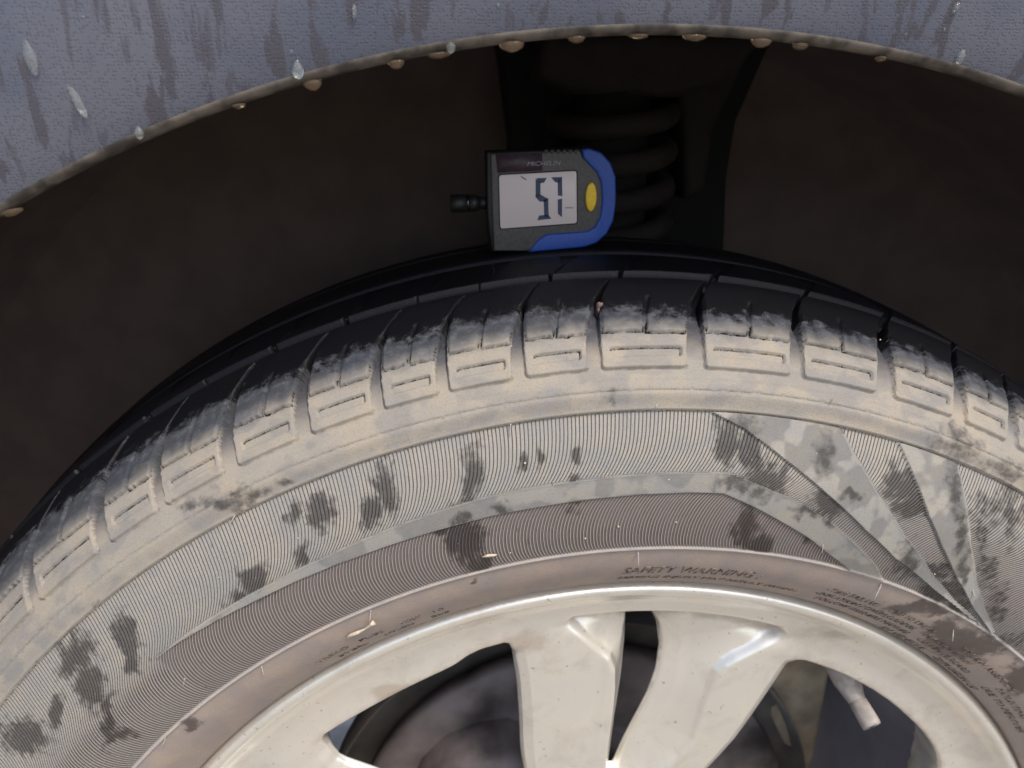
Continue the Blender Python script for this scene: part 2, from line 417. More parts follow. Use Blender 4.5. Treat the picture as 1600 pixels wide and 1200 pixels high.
# ---- tyre section
PR = np.array([(.2325,-.0975),(.238,-.1035),(.250,-.1125),(.2619,-.1169),(.275,-.1200),(.290,-.1205),(.305,-.1175),(.3169,-.1133),(.3238,-.1123),(.3301,-.107),(.340,-.096),(.347,-.080),(.3528,-.0568),(.3555,-.03),(.3562,-.008),(.3555,.015),(.350,.045),(.340,.072),(.325,.095),(.300,.108),(.262,.112),(.2325,.1)])
def catmull(P, n=40):
    P = np.vstack([2*P[0]-P[1], P, 2*P[-1]-P[-2]]); o = []
    for i in range(1, len(P)-2):
        a, b, c, d = P[i-1:i+3]
        for t in np.arange(n)/n: o.append(.5*((2*b)+(-a+c)*t+(2*a-5*b+4*c-d)*t*t+(-a+3*b-3*c+d)*t**3))
    o.append(P[-2]); return np.array(o)
PD = catmull(PR); PS = np.r_[0, np.cumsum(np.hypot(*np.diff(PD, axis=0).T))]*1000
def tyre_pt(s, th, h=0):
    """s mm along the section, th degrees, h mm outwards"""
    s = np.asarray(s, float); th = np.radians(th)
    r = np.interp(s, PS, PD[:, 0]); y = np.interp(s, PS, PD[:, 1])
    r2 = np.interp(s+.8, PS, PD[:, 0]); y2 = np.interp(s+.8, PS, PD[:, 1]); r1 = np.interp(s-.8, PS, PD[:, 0]); y1 = np.interp(s-.8, PS, PD[:, 1])
    tr, ty = r2-r1, y2-y1; L = np.hypot(tr, ty)+1e-12
    r = r+h*.001*(-ty/L)*-1; y = y+h*.001*(tr/L)*-1
    return np.stack([r*np.sin(th), y, r*np.cos(th)], -1)

sg = np.r_[np.arange(0, 107, .45), np.arange(107, 142, .3), np.arange(142, 166, .45), np.arange(166, 236, .8), np.arange(236, 421.5, 3.2), 421.8]
tg = np.r_[np.arange(-56, 61.9, .07), np.arange(62, 303.9, .9)]
S, T = np.meshgrid(sg, tg, indexing='ij'); ns, ntt = S.shape
A = T*math.pi/180*300                       # mm along a nominal circle
Rr = np.interp(S, PS, PD[:, 0])*1000
H = np.zeros_like(S)
H += .8*np.exp(-((S-35.6)/.75)**2)
H += np.where(S < 92.3, -1.3*np.exp(-(92.3-np.minimum(S, 92.3))/14)*(1-sst(S, 91.6, 92.3)), 0)
H += .30*sst(S, 91.9, 92.8)*(1-sst(S, 98.6, 99.2))
jag = (vn(A*.9, 0*A+3)-.5)*.7
H -= .55*np.exp(-((S-99.4-jag)/.42)**2)
H += .25*sst(S, 103.2+jag*.3, 104.0+jag*.3)
H += .06*(fbm(A*.25, S*.25)-.5)+.10*(fbm(A*1.4, S*1.4, 3)-.5)*sst(S, 92, 100)
# raised smooth blades
SUPx = [-38.19,-32.2,-28.7,-22.7,-14.61,-10.25,-4.57,-.06,4.53,6.32,9.67,12.63,15.66,18.31,21.03,22.82]
SUPs = [63.8,64.4,64.4,64.9,67,68.1,68.4,68.9,69.5,69.8,64.9,60.7,54.6,48.6,42.1,36.4]
SLOx = [-38.19,-29.16,-21.07,-13.52,-4.65,.02,4.77,6.17,8.81,11.61,14.11,16.6,19.32]
SLOs = [63.8,61.2,60.1,60.1,60.7,61.2,61.8,61.8,57.2,51.8,47.2,41.5,36.3]
up = np.interp(T, SUPx, SUPs); lo = np.where(T > 19.32, 36.0, np.interp(T, SLOx, SLOs))
inS = (T > -38.2) & (T < 22.9) & (S > lo) & (S < up) & (S > 36.0)
fS = np.clip((up-S)/np.maximum(up-lo, .5), 0, 1)
mS = sst(S-lo, -.35, .35)*sst(up-S, -.35, .35)*sst(T, -38.3, -37.6)*(1-sst(T, 22.7, 23.0))*(S > 36)
H += mS*(.15+.85*fS)*sst(T, -38.2, -36)
crest = np.exp(-((S-up)/.42)**2)*(T > -38.2)*(T < 22.9)*(S > 36)
H += .38*crest
def blade(Ls, Lt, Rs_, Rt):
    L = np.interp(S, Ls[::-1], Lt[::-1]); R = np.interp(S, Rs_[::-1], Rt[::-1])
    m = (S > 36.6) & (S < 91.8) & (T > L) & (T < R)
    k = math.pi/180*300*.6
    return m, np.clip((R-T)/np.maximum(R-L, .05), 0, 1), sst((T-L)*k, -.3, .3)*sst((R-T)*k, -.3, .3)*(S > 36.4)*(S < 91.8), np.exp(-((T-R)*k/.38)**2)*(S > 36.4)*(S < 90)*(R-L > .3)
b1, f1, m1, e1 = blade([91.8,86.1,76.7,67.2,56.1,48.1,41.2,37.5,36.6],[4.69,7.1,10.21,13.72,18.15,22.04,27.49,32.,34.88],
               [91.8,83.5,71.8,58.4,46.4,40.9,36.6],[14.03,15.27,17.76,21.5,26.48,29.9,34.9])
b2, f2, m2, e2 = blade([92.4,80.7,68.4,59.8,50.6,41.8,36.6],[18.31,20.25,22.59,24.84,27.88,31.93,35.74],
               [91.6,74.1,63.8,52.6,43.8,37.8],[23.37,25.78,27.33,29.9,32.94,36.0])
H += m1*(.2+.95*f1)+m2*(.2+.95*f2)+.35*(e1+e2)
crest = np.clip(crest+e1+e2, 0, 1)
smooth = inS | b1 | b2; smf = np.clip(mS+m1+m2, 0, 1)
# shoulder blocks
LC = [-42.94,-36.63,-31.73,-26.75,-21.61,-16.63,-12.51,-7.84,-3.17,3.13,9.9,16.05,21.96,26.63]   # right ends
RC = [-41.93,-35.47,-30.95,-25.66,-20.6,-15.86,-11.73,-6.98,-2.24,4.3,10.84,17.37,23.05,27.57]   # left starts of the next
blocks = [(RC[i], LC[i+1]) for i in range(len(RC)-1)]
a = RC[-1]; k = 0; W = [5.3, 6.1, 6.6, 5.6, 4.9]
while a < 303: blocks.append((a, a+W[k % 5])); a += W[k % 5]+1.1; k += 1
blocks[-1] = (blocks[-1][0], 303.1) if blocks[-1][1] > 303.1 else blocks[-1]
blocks = [(-55.6, -50.0), (-49.0, -43.0+.06)] + blocks
drift = np.interp(S, [108, 118, 130, 141, 152, 160, 190], [0, .15, .55, 1.1, 2.0, 3.0, 6.0])
TB = np.where(T > 303.5, T-360, T)-drift
land = sst(S, 107.4, 108.0)
deep = 1+4.0*sst(S, 112, 146)
inblock = np.zeros_like(S, int)-1
crev_shade = np.zeros_like(S)
bh = np.zeros_like(S); foot = np.zeros_like(S)
for i, (x0, x1) in enumerate(blocks):
    j0 = np.searchsorted(tg, x0-1.5); j1 = np.searchsorted(tg, x1+5)
    sl = np.s_[:, j0:j1]; s_, t_ = S[sl], TB[sl]
    w = (x1-x0)/2*math.pi/180*332+2.2*sst(s_, 112, 150); u = (t_-(x0+x1)/2)*math.pi/180*332
    # rounded box: bottom at s=107.8, open towards the tread
    q1 = np.abs(u)-w+1.6; q2 = 107.8-s_+1.6
    d = -(np.hypot(np.maximum(q1, 0), np.maximum(q2, 0))+np.minimum(np.maximum(q1, q2), 0)-1.6)
    hb = sst(d, -.1, .3)*1.45
    # recessed slot
    hw = w-2.6; q1 = np.abs(u-.5)-hw+.9; q2 = np.abs(s_-113.9)-1.9+.9
    ds = -(np.hypot(np.maximum(q1, 0), np.maximum(q2, 0))+np.minimum(np.maximum(q1, q2), 0)-.9)
    hb -= 1.0*sst(ds, -.1, .35)
    upr = ((s_ > 114.6) | (u-.5 > hw-1.2))
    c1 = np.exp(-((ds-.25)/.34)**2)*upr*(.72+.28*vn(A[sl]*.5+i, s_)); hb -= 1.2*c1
    crev_shade[sl] = np.maximum(crev_shade[sl], c1*(d > 0))
    # ledge and the two raised pads over it
    hb += .18*sst(s_, 119.2, 119.7)*(d > .2)
    split = .3*(i % 3-1)*.6
    jg = (vn(A[sl]*1.1+i*7, s_*1.1)-.5)*(.9 if i % 2 else .35)
    p1 = np.minimum(s_-122.2-jg, np.minimum(split-.75-u-jg*.5, u+w-.9)); p2 = np.minimum(s_-121.6-jg, np.minimum(u-split-.75, w-.9-u))
    pad = np.maximum(p1, p2)
    hb += .85*sst(pad, -.05, .35)*(1-sst(s_, 139, 143))+.85*sst(s_, 139, 143)*sst(d, 0, .4)
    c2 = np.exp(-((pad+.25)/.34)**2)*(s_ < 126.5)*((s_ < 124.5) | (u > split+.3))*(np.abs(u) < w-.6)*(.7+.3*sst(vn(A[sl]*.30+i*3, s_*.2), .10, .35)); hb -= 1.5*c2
    crev_shade[sl] = np.maximum(crev_shade[sl], c2*(d > 0)*1.1)
    bh[sl] = np.where(d > -.1, np.maximum(hb, 0), bh[sl])
    foot[sl] = np.maximum(foot[sl], np.exp(-((d+.30)/.28)**2)*(s_ < 150)*((s_ < 109) | (u < 0))*(.25+.75*vn(A[sl]*.6, s_*.6+i)))
    m = (d > -.05) & (s_ < 155.2)
    ib = inblock[sl]; ib[m] = i
inany = sst(bh, 0, .5)
H += bh - (1-np.clip(inany, 0, 1))*land*np.where(S > 108, deep-1.0, 0)*sst(S, 108, 113)*(S < 300)
H -= (S > 300)*bh
H -= foot*1.1
H -= 2.2*np.exp(-np.maximum(S-1.5, 0)/1.6)
H = np.where((S > 164.5) & (S < 300), 1.45-.9*(H < .3)*(S < 190), H)
HT = H.copy()
for g0, g1 in ((156.0, 163.2), (190, 199), (222, 231), (256, 265)):
    H -= 7.5*sst(S, g0, g0+.9)*(1-sst(S, g1-.9, g1))*(1-0)
H = np.maximum(H, -8.0)
V = tyre_pt(S, T, H)
# --- attributes
gs = [36,40,46,50,56,61,66,68,72,77.5,84,91]; gv = [-3.75,-4.05,-4.1,-4.0,-3.6,-2.95,-1.9,-1.4,-.85,-.35,-.12,0]
_p = np.interp(np.arange(30, 100, .25), gs, gv); _p = np.convolve(np.pad(_p, 16, 'edge'), np.hanning(33)/np.hanning(33).sum(), 'valid')
phase = (T-np.interp(S, np.arange(30, 100, .25), _p))/.262+.25*(fbm(T*.8, S*.05, 2)-.5)
ribm = sst(S, 36.6, 37.2)*(1-sst(S, 91.2, 91.9))*(1-np.clip(smf+.7*crest, 0, 1))
low = ((S < lo) & (T > -38.2) & (T < 20)).astype(float)
low = np.maximum(low, 1-sst(S, 50, 64)); low = np.where(T > 20, 1-sst(S, 60, 80), low); low = np.clip(low, 0, 1)
WU = 9*(fbm(A*.22, S*.16, 4)-.47); WV = 7*(fbm(A*.20+40, S*.09+9, 4)-.47)
def stain(lst, m, out, amp=1):
    for s0, t0, p, q, r in lst:
        j0, j1 = np.searchsorted(tg, [t0-9, t0+9]); sl = np.s_[:, j0:j1]
        du = (S[sl]-s0)+WU[sl]; dv = (T[sl]-t0)*math.pi/180*300+WV[sl]
        f = .93*amp*np.exp(-.5*(p*du*du+2*q*du*dv+r*dv*dv)*.72)
        out[sl] = np.where(m[sl], np.maximum(out[sl], f), out[sl])
wet = np.zeros_like(S)
rz = (S > 36.3) & (S < 92.3)
stain(STAIN_UP, rz & ~smooth, wet); stain(STAIN_LOW, rz & ~smooth, wet); stain(STAIN_SM, smooth, wet, .82)
stain(STAIN_SH, S > 92, wet, .72); stain(STAIN_RT, rz & ~b2, wet, .75); stain(STAIN_BD, S < 36.3, wet)
runs = fbm(A*.085+5, S*.022, 3)                    # long drips running down the side wall
wet = np.maximum(wet, np.where(rz, sst(runs, .54, .66)*.52*(fbm(A*.3, S*.1)+.35), 0))
wet = np.maximum(wet, np.where(rz & (T > 23) & ~b2, .0+.2*sst(S, 62, 80), 0))
gloss = ((rz & (T > 24)) | (rz & (T < -41) & (S > 66))).astype(float)
edge_s = 133.5+3.0*(fbm(T*.9, T*0+9, 4)-.5)*2+np.interp(T, [-50,-35,-20,-5,5,12,25,40], [9,7,2,3,-2,0,1,2])
dust = np.clip(.5+(edge_s-S)/20.0, -.3, 1.15)+.5*(fbm(A*.35, S*.35, 3)-.5)*sst(S, 118, 130)
dust = dust-sst(S, 146, 153)*.8; dust = np.where(S > 152, -.35, dust)
groove = (S > 108) & (S < 165) & (H < .2)
dust = np.where(groove, np.clip(.5+(edge_s+4-S)/15, -.3, 1.1), dust)
rim_line = np.exp(-((S-164.2)/.8)**2); dust = np.maximum(dust, np.where(rim_line > .3, .10+.36*vn(T*1.2, T*0)*rim_line, -9))
dust = np.where(S > 300, .2, dust)
dust = dust-.78*np.clip(crev_shade*1.1, 0, 1)-.55*foot*(S > 107)*(S < 150)-.5*np.exp(-((S-99.4-jag)/.35)**2)*(vn(A*.4, 0*A+8) > .3)-.7*np.exp(-((S-91.9)/.30)**2)  # dust thinned along cracks, block feet and steps to paint their shadow lines
def C(*c): return np.array(c)
dirt_shade = np.zeros(S.shape+(3,)); dirt_shade[:] = C(.345, .312, .258)
def paint(m, c): dirt_shade[:] = dirt_shade*(1-m[..., None])+C(*c)*m[..., None]
paint(1-sst(S, 90.5, 92.5), (.345, .325, .288))
paint((1-sst(S, 50, 72))*(1-smf), (.30, .265, .235))
paint(((S < lo) & (T > -38)).astype(float)*(1-sst(T, 24, 30)), (.275, .225, .20))
blot = sst(fbm(A*.07, S*.07, 4), .44, .52)
paint(smf, (.225, .215, .195)); paint(mS*.75, (.19, .185, .172)); paint((smf-.45*mS)*blot, (.33, .315, .275)); paint(crest*.8, (.42, .40, .36))  # last call paints the lit upper edges of band and blades lighter
paint(1-sst(S, 35, 36.2), (.37, .305, .26)); paint(np.exp(-((S-35.8)/.9)**2), (.46, .42, .38))
bl = sst(fbm(A*.11+3, S*.13, 4), .45, .58)
paint(bl*sst(S, 92.5, 94)*.5, (.235, .225, .215))
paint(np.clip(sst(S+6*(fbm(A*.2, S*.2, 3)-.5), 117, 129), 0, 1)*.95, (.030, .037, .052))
paint(((H < .3) & (S > 109) & (S < 160))*sst(S, 109, 122)*.75, (.06, .062, .075))  # shade of the cross grooves painted into their colour
flat = np.stack([A*.001, S*.001, 0*A], -1)
ii, jj = np.meshgrid(np.arange(ns-1), np.arange(ntt), indexing='ij')
j2 = (jj+1) % ntt
F = np.stack([ii*ntt+jj, ii*ntt+j2, (ii+1)*ntt+j2, (ii+1)*ntt+jj], -1).reshape(-1, 4)
attrs = dict(flat=flat.reshape(-1, 3), dirt_shade=dirt_shade.reshape(-1, 3), dust=dust.ravel(), wet=wet.ravel(), rib=phase.ravel(), ribmask=ribm.ravel().astype(float), low=low.ravel(), gloss=gloss.ravel())
Vf = V.reshape(-1, 3)
reg = np.zeros((ns, ntt), int)
reg[S < 35.0] = 1
reg[(S >= 35.0) & (S < 92.3)] = 2
reg[inS] = 3; reg[b1] = 4; reg[b2] = 5
reg[(S >= 92.3) & (S < 99.4)] = 6
vis = [i for i, (x0, x1) in enumerate(blocks) if x1 > -56 and x0 < 36]
for i in vis: reg[inblock == i] = 100+i
reg[(S > 164) & (S < 190.5)] = 7; reg[(S > 198.5) & (S < 222.5)] = 8
fr_ = reg[:-1, :].ravel()
tyre = None
names = {0: ('tyre', None), 1: ('bead_band', None), 2: ('ribbed_sidewall', None), 3: ('smooth_band', 'plain curved band between the two ribbed zones'),
         4: ('smooth_blade', 'wide plain grey blade pointing down to the bead'), 5: ('smooth_blade', 'narrower plain blade beside the wet ribs'),
         6: ('rim_protector', None), 7: ('tread_rib', None), 8: ('tread_rib', None)}
ids = [0, 1, 2, 3, 4, 5, 6, 7, 8]+[100+i for i in vis]
for r in ids:
    m = fr_ == r
    if m.sum() == 0: continue
    v, f, at = sub(Vf, F[m], attrs)
    nm, lb = names.get(r, ('tread_block', None))
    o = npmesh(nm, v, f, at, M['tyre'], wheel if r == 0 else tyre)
    if r == 0: tyre = o
    if lb: o['label'] = lb

# ---- raised lettering on the bead band
def bead_text(s, sA, sB, tA, tB, h=.30, shear=.25):
    p, f = tri_text(s, 1, shear)
    fn = lambda u, v, hh: tuple(tyre_pt(sA+(sB-sA)*v, tA+(tB-tA)*u, hh))
    v, f = extrude_flat(p, f, fn, -.1, h)
    return pymesh('raised_lettering', v, f, M['letter'], tyre, smooth=False)
bead_text('SAFETY WARNING :', 18.6, 24.0, -.55, 12.6)
bead_text('SERIOUS INJURY MAY RESULT FROM :', 11.4, 14.6, -.8, 17.4, .22)
bead_text('-TIRE FAILURE', 20.4, 23.6, 19.4, 25.4, .22); bead_text('DUE TO UNDER', 20.6, 23.6, 26.6, 32.4, .22)
bead_text('-INFLATION / OVERLOADING', 15.4, 18.4, 19.0, 31.0, .22); bead_text('MISAPPLICATION', 15.6, 18.4, 32.4, 39.4, .22)
bead_text('FOLLOW OWNERS MANUAL', 10.4, 13.4, 19.8, 31.6, .22); bead_text('OR TIRE PLACARD', 10.6, 13.6, 33.0, 41.0, .22)
bead_text('IN VEHICLE', 5.6, 8.6, 29.2, 35.4, .22); bead_text('-EXPLOSION OF', 5.6, 8.6, 37.0, 44.6, .22)
bead_text('TIRE/RIM ASSEMBLY', 20.4, 23.4, 36.2, 45.2, .22); bead_text('DUE TO IMPROPER', 10.6, 13.6, 44.0, 53.2, .22)
bead_text('MOUNTING', 15.8, 18.8, 44.5, 50.5, .22)
bead_text('TREAD', 15.6, 18.2, -30.2, -26.8, .2, 0); bead_text('PLIES', 15.6, 18.2, -25.6, -23.2, .2, 0); bead_text('POLY', 15.8, 18.2, -21.4, -19.4, .2, 0); bead_text('10', 15.8, 18.2, -18.2, -17.2, .2, 0)
bead_text('STEEL', 9.8, 12.2, -28.6, -25.4, .2, 0); bead_text('NYLON', 9.8, 12.2, -23.6, -20.6, .2, 0); bead_text('200', 9.8, 12.2, -18.8, -17, .2, 0)

# ---- moulding hairs
def hair(s, th, L=4, droop=1.0, r=.30):
    L = L*.62
    p = Vector(tyre_pt(s, th, -.2)); n = (Vector(tyre_pt(s, th, 1))-Vector(tyre_pt(s, th, 0))).normalized()
    a = random.uniform(-.6, .6)
    pts = [p+n*.001*L*.35*k/4*1.2+Vector((a, 0, -droop)).normalized()*.001*L*(k/4)**1.5 for k in range(6)]
    tube('rubber_hair', pts, [.001*r*(1-.11*k) for k in range(6)], M['hair'], tyre, 6)
for s_, t_, L in ((34, -22.5, 5), (1, -22.7, 4.5), (34, -33.2, 4), (35, -44.3, 4.5), (34, .4, 6), (.8, .56, 4), (34, 23.1, 7), (27.8, 33.2, 5), (.8, 20.8, 3.5),
                  (92, -8.4, 5), (92.5, -27.2, 4), (95, 1.2, 2.5), (47, 15.5, 5), (49, 30.2, 5), (1, 44.5, 4), (50, -38, 3), (60, 18.2, 3), (118, -9.3, 2), (134, 9, 2.4), (140, -24.6, 3), (136, 21, 2.5), (154, -16, 3)):
    hair(s_, t_, L)

# ---- rim -----------------------------------------------------------------
def pol(r, a): a = math.radians(a); return (r*math.sin(a), r*math.cos(a))
WA = [(-127.3,154.8),(-95.1,173.0),(-70.5,186.3),(-63.0,192.7),(-57.0,195.9),(-45.3,198.9),(-42.8,191.2),(-40.2,174.5),(-38.7,151.7),(-37.7,126.2),(-34,100),(-30,78),(-38,72),(-58,85),(-78,100),(-104,121),(-123.5,134.6),(-127.4,143),(-129.4,150.5)]
WB = [(9.8,203.8),(20.8,202.7),(25.1,194.8),(27.8,181.6),(27.0,167.9),(23.6,151.4),(14.3,121.6),(10,104),(6.2,104),(6.8,122.3),(7.3,137.2),(8.7,165.4),(9.4,185.5)]
WC = [pol(96,28),pol(138.3,28.6),pol(158,27.8),pol(185.2,26.7),pol(198,26.3),pol(200.6,27.4),pol(202.5,33),pol(203.6,38),pol(204.5,43),pol(205.4,50),pol(205,55),pol(201,59.5),pol(190,61),pol(150,60),pol(100,56),pol(84,50),pol(84,34)]
def rotp(P, a):
    a = math.radians(a); return [(x*math.cos(a)+z*math.sin(a), -x*math.sin(a)+z*math.cos(a)) for x, z in P]
rg = np.r_[np.arange(34, 118, 1.6), np.arange(118, 234.6, .62)]
ag = np.r_[np.arange(-64, 66, .2), np.arange(66, 296, 1.0)]
RR, AA = np.meshgrid(rg, ag, indexing='ij'); X = RR*np.sin(np.radians(AA)); Z = RR*np.cos(np.radians(AA))
sdf = np.full(X.shape, 1e9); dB = np.full(X.shape, 1e9); dV = np.full(X.shape, -1e9)
# valley between the two spokes of a pair, wider than the slit in it
VV = [(-21.2,209.5),(-8,194.5),(3.4,182.0),(4.4,160),(3.0,122),(4,98),(22,98),(44,124),(47.5,150),(50.5,171),(56,179),(70,187.5),(82.6,196.5),(60,204.5),(30,210.0),(0,211.0)]
for k in range(5):
    for P, isB in ((WA if k else WA, 0), (WB, 1)):
        if not isB and k == 1: P2 = chaikin(WC, 1)
        else: P2 = chaikin(rotp(P, k*72), 1, .08 if isB else .15)
        d = -polysdf(X, Z, P2); sdf = np.minimum(sdf, d)
        if isB: dB = np.minimum(dB, d)
    dV = np.maximum(dV, polysdf(X, Z, chaikin(rotp(VV, k*72), 1)))
bx = np.arange(20, 240, .25)
by = np.interp(bx, [30, 70, 110, 150, 185, 200, 208, 214, 220, 224, 226.5, 228.5, 230.5, 232.5, 233.8, 234.6, 236],
                 [-72, -76, -80, -84, -87.2, -88.2, -89.0, -90.2, -92.4, -95.2, -98.2, -100.6, -101.4, -101.2, -99.6, -96.5, -92])
by = np.convolve(np.pad(by, 12, 'edge'), np.hanning(25)/np.hanning(25).sum(), 'valid')
base = np.interp(RR, bx, by)
val = sst(dV, -2.0, 2.2)*(1.0+2.2*sst(RR, 160, 190)+9.0*np.clip(dV/(dV+np.maximum(dB, 0)+.01), 0, 1)**.8)
val = np.where(dV > -2.0, val, 0)
er = np.where(RR > 196, 1.6, 2.0); edgeb = .75*er*(1-np.sqrt(np.clip(1-(1-np.clip(sdf, 0, er)/er)**2, 0, 1)))
# shoulder along the plain sides of the spokes
dA = np.maximum(sdf, 0)
soft = (2.4*np.clip(1-dA/5.2, 0, 1)+1.8*np.exp(-(dA/13)**2))*(1-sst(RR, 192, 202))*sst(dB, 8, 14)
ringdip = 2.2*np.exp(-((RR-207)/5)**2)*sst(dV, -9, 2)
Y = base+val+edgeb+soft+ringdip+.12*(fbm(X*.12, Z*.12)-.5)
hub = sst(RR, 60, 34)*0
inside = sdf < 0
# grime collects at the outer ends of the windows
grime = np.exp(-(np.maximum(sdf, 0)/7)**2)*sst(RR, 186, 205)*.75+np.exp(-(np.abs(X+34)**2+(Z-200)**2)/90)*.9+np.exp(-((RR-208)/5)**2)*sst(dV, -8, 4)*.85
grime += np.exp(-((X-97)**2/260+(Z-196)**2/60))*.75+np.exp(-((X+100)**2/60+(Z-178)**2/24))*.85+np.exp(-(RR-222)**2/5)*.15
n1, n2 = X.shape
I, J = np.meshgrid(np.arange(n1-1), np.arange(n2), indexing='ij'); J2 = (J+1) % n2
Fr = np.stack([I*n2+J, I*n2+J2, (I+1)*n2+J2, (I+1)*n2+J], -1).reshape(-1, 4)
inf = inside.ravel(); keep = ~(inf[Fr].all(1)); Fr = Fr[keep]
gr_, ga_ = np.gradient(sdf, rg, np.radians(ag)); ga_ = ga_/RR
nx = gr_*np.sin(np.radians(AA))+ga_*np.cos(np.radians(AA)); nz = gr_*np.cos(np.radians(AA))-ga_*np.sin(np.radians(AA))
nl = np.hypot(nx, nz)+1e-9; mv = np.where(inside, -sdf, 0)
near = inside & (sdf > -3)
X2 = X+np.where(near, nx/nl*mv, 0); Z2 = Z+np.where(near, nz/nl*mv, 0)
Vr = np.stack([X2, Y, Z2], -1).reshape(-1, 3)*.001
# walls
e = np.concatenate([Fr[:, [k, (k+1) % 4]] for k in range(4)]); key = np.sort(e, 1); uq, ix, ct = np.unique(key, axis=0, return_index=True, return_counts=True)
be = e[ix[ct == 1]]
rr_ = RR.ravel(); be = be[~((rr_[be[:, 0]] < 34.5) & (rr_[be[:, 1]] < 34.5)) & ~((rr_[be[:, 0]] > 234) & (rr_[be[:, 1]] > 234))]
bv = np.unique(be); mp = {b: i for i, b in enumerate(bv)}
N0 = len(Vr); layers = []; kd = np.interp(RR.ravel()[bv], [186, 200], [.25, 1.0])[:, None]; ko = np.interp(RR.ravel()[bv], [186, 200], [2.6, 1.0])[:, None]; nrm = np.stack([nx/nl, nz/nl], -1).reshape(-1, 2)[bv]
for q, (dy, off) in enumerate(((1.2, -.35), (4, -.1), (12, .6), (24, 2.4))):
    p = Vr[bv].copy(); p[:, 1:2] += dy*.001*kd; p[:, 0:1] += nrm[:, 0:1]*off*.001*ko; p[:, 2:3] += nrm[:, 1:2]*off*.001*ko; layers.append(p)
Vall = np.vstack([Vr]+layers); nb = len(bv)
idx = np.array([[mp[a], mp[b]] for a, b in be]); wf = []
for q in range(4):
    a0 = be if q == 0 else N0+(q-1)*nb+idx; a1 = N0+q*nb+idx
    wf.append(np.stack([a0[:, 1], a0[:, 0], a1[:, 0], a1[:, 1]], -1))
wf = np.vstack(wf)
Fall = np.vstack([Fr, wf])
gall = np.concatenate([grime.ravel()]+[grime.ravel()[bv]*.6+.25]*4)
fc = Fall[:, 0].copy(); par = np.where(fc < N0, fc, 0)
base_v = np.concatenate([np.arange(N0)]+[bv]*4)[Fall[:, 0]]
fr_r = RR.ravel()[base_v]; fr_a = (AA.ravel()[base_v]+360) % 360
# spokes: between hub and ring
spoke = (fr_r > 84) & (fr_r < 198)
sid = np.zeros(len(Fall), int)
dmid = ((fr_a-6.5+36) % 72)-36
pk = np.round((fr_a-6.5-dmid)/72).astype(int) % 5
sid[spoke] = 1+pk[spoke]*2+(dmid[spoke] > 0)
rim = None
for q in range(11):
    m = sid == q
    if not m.any(): continue
    v, f, at = sub(Vall, Fall[m], dict(grime=gall))
    o = npmesh('alloy_rim' if q == 0 else 'spoke', v, f, at, M['alloy'], wheel if q == 0 else rim)
    if q == 0: rim = o
lathe('rim_barrel', [(.2320,-.0955),(.2285,-.088),(.2200,-.082),(.2130,-.074),(.2095,-.060),(.203,-.030),(.198,.0),(.200,.05),(.208,.085),(.2325,.100)], M['barrel'], rim, 220)
lathe('hub_cap', [(.0005,-.080),(.020,-.0795),(.031,-.077),(.0345,-.072),(.036,-.064)], M['alloy'], rim, 64)
# valve stem with its cap, poking out of the barrel
vr = Vector((.1238, -.0765, .1500)); vd = Vector((.0050, -.0200, -.0110)).normalized()
tube('valve_stem', [vr+Vector((-.005, .010, .020)), vr+Vector((-.003, .005, .011)), vr+Vector((-.001, .001, .003)), vr+vd*.004, vr+vd*.008], [.0095, .0088, .0068, .0048, .0038], M['valve'], wheel, 16)
vc = vr+vd*.0065
cap = tube('valve_cap', [vc, vc+vd*.0006, vc+vd*.011, vc+vd*.0125, vc+vd*.0126, vc+vd*.0108], [.0036, .0043, .0046, .0043, .0028, .0026], M['valve'], wheel, 20)
tube('valve_core', [vc+vd*.0098, vc+vd*.0128], [.0016, .0014], M['black'], wheel, 12)
# brake disc behind the spokes
lathe('brake_disc', [(.060,-.045),(.078,-.044),(.080,-.022),(.084,-.020),(.110,-.0205),(.131,-.020),(.1325,-.016),(.131,-.008),(.06,-.006)], M['disc'], wheel, 128)

# ================================================================== ground under the wheel, out of view, added for its bounce light
o = pymesh('ground', [(-8, -8, -.351), (8, -8, -.351), (8, 8, -.351), (-8, 8, -.351)], [(0, 1, 2, 3)], simple('dusty_concrete', (.34, .31, .27), .9, 0, .2, 30, .002), None, False)
tag(o, kind='structure')

# ================================================================== behind the wheel
kn = tag(empty('steering_knuckle', (0, 0, 0)), 'mud-coated casting and dust shield glimpsed between the spokes beside the disc', 'suspension part')
lathe('dust_shield', [(.05,.004),(.120,.002),(.146,-.004),(.1485,-.014),(.1500,-.014),(.1500,.004),(.146,.010),(.05,.012)], M['shield'], kn, 96)
prism('knuckle_casting', [(114,104),(136,112),(160,104),(160,76),(159,4),(137,32),(123,62)], -.004, .03, M['knuckle'], kn, .006, 3)
tube('tie_rod', [(.10, .03, .05), (.135, .02, .085), (.150, .01, .112)], [.012, .011, .013], M['rust'], kn, 14)
cal = tag(empty('brake_caliper'), 'dull grey caliper lump lying behind the left window of the rim', 'caliper')
prism('caliper_body', [(-98,40),(-90,66),(-76,82),(-58,90),(-40,92),(-26,84),(-30,60),(-48,36),(-72,26)], -.052, .01, M['disc'], cal, .010, 4)
prism('caliper_bridge', [(-70,62),(-60,76),(-44,80),(-38,68),(-52,52)], -.060, -.048, M['knuckle'], cal, .004, 3)

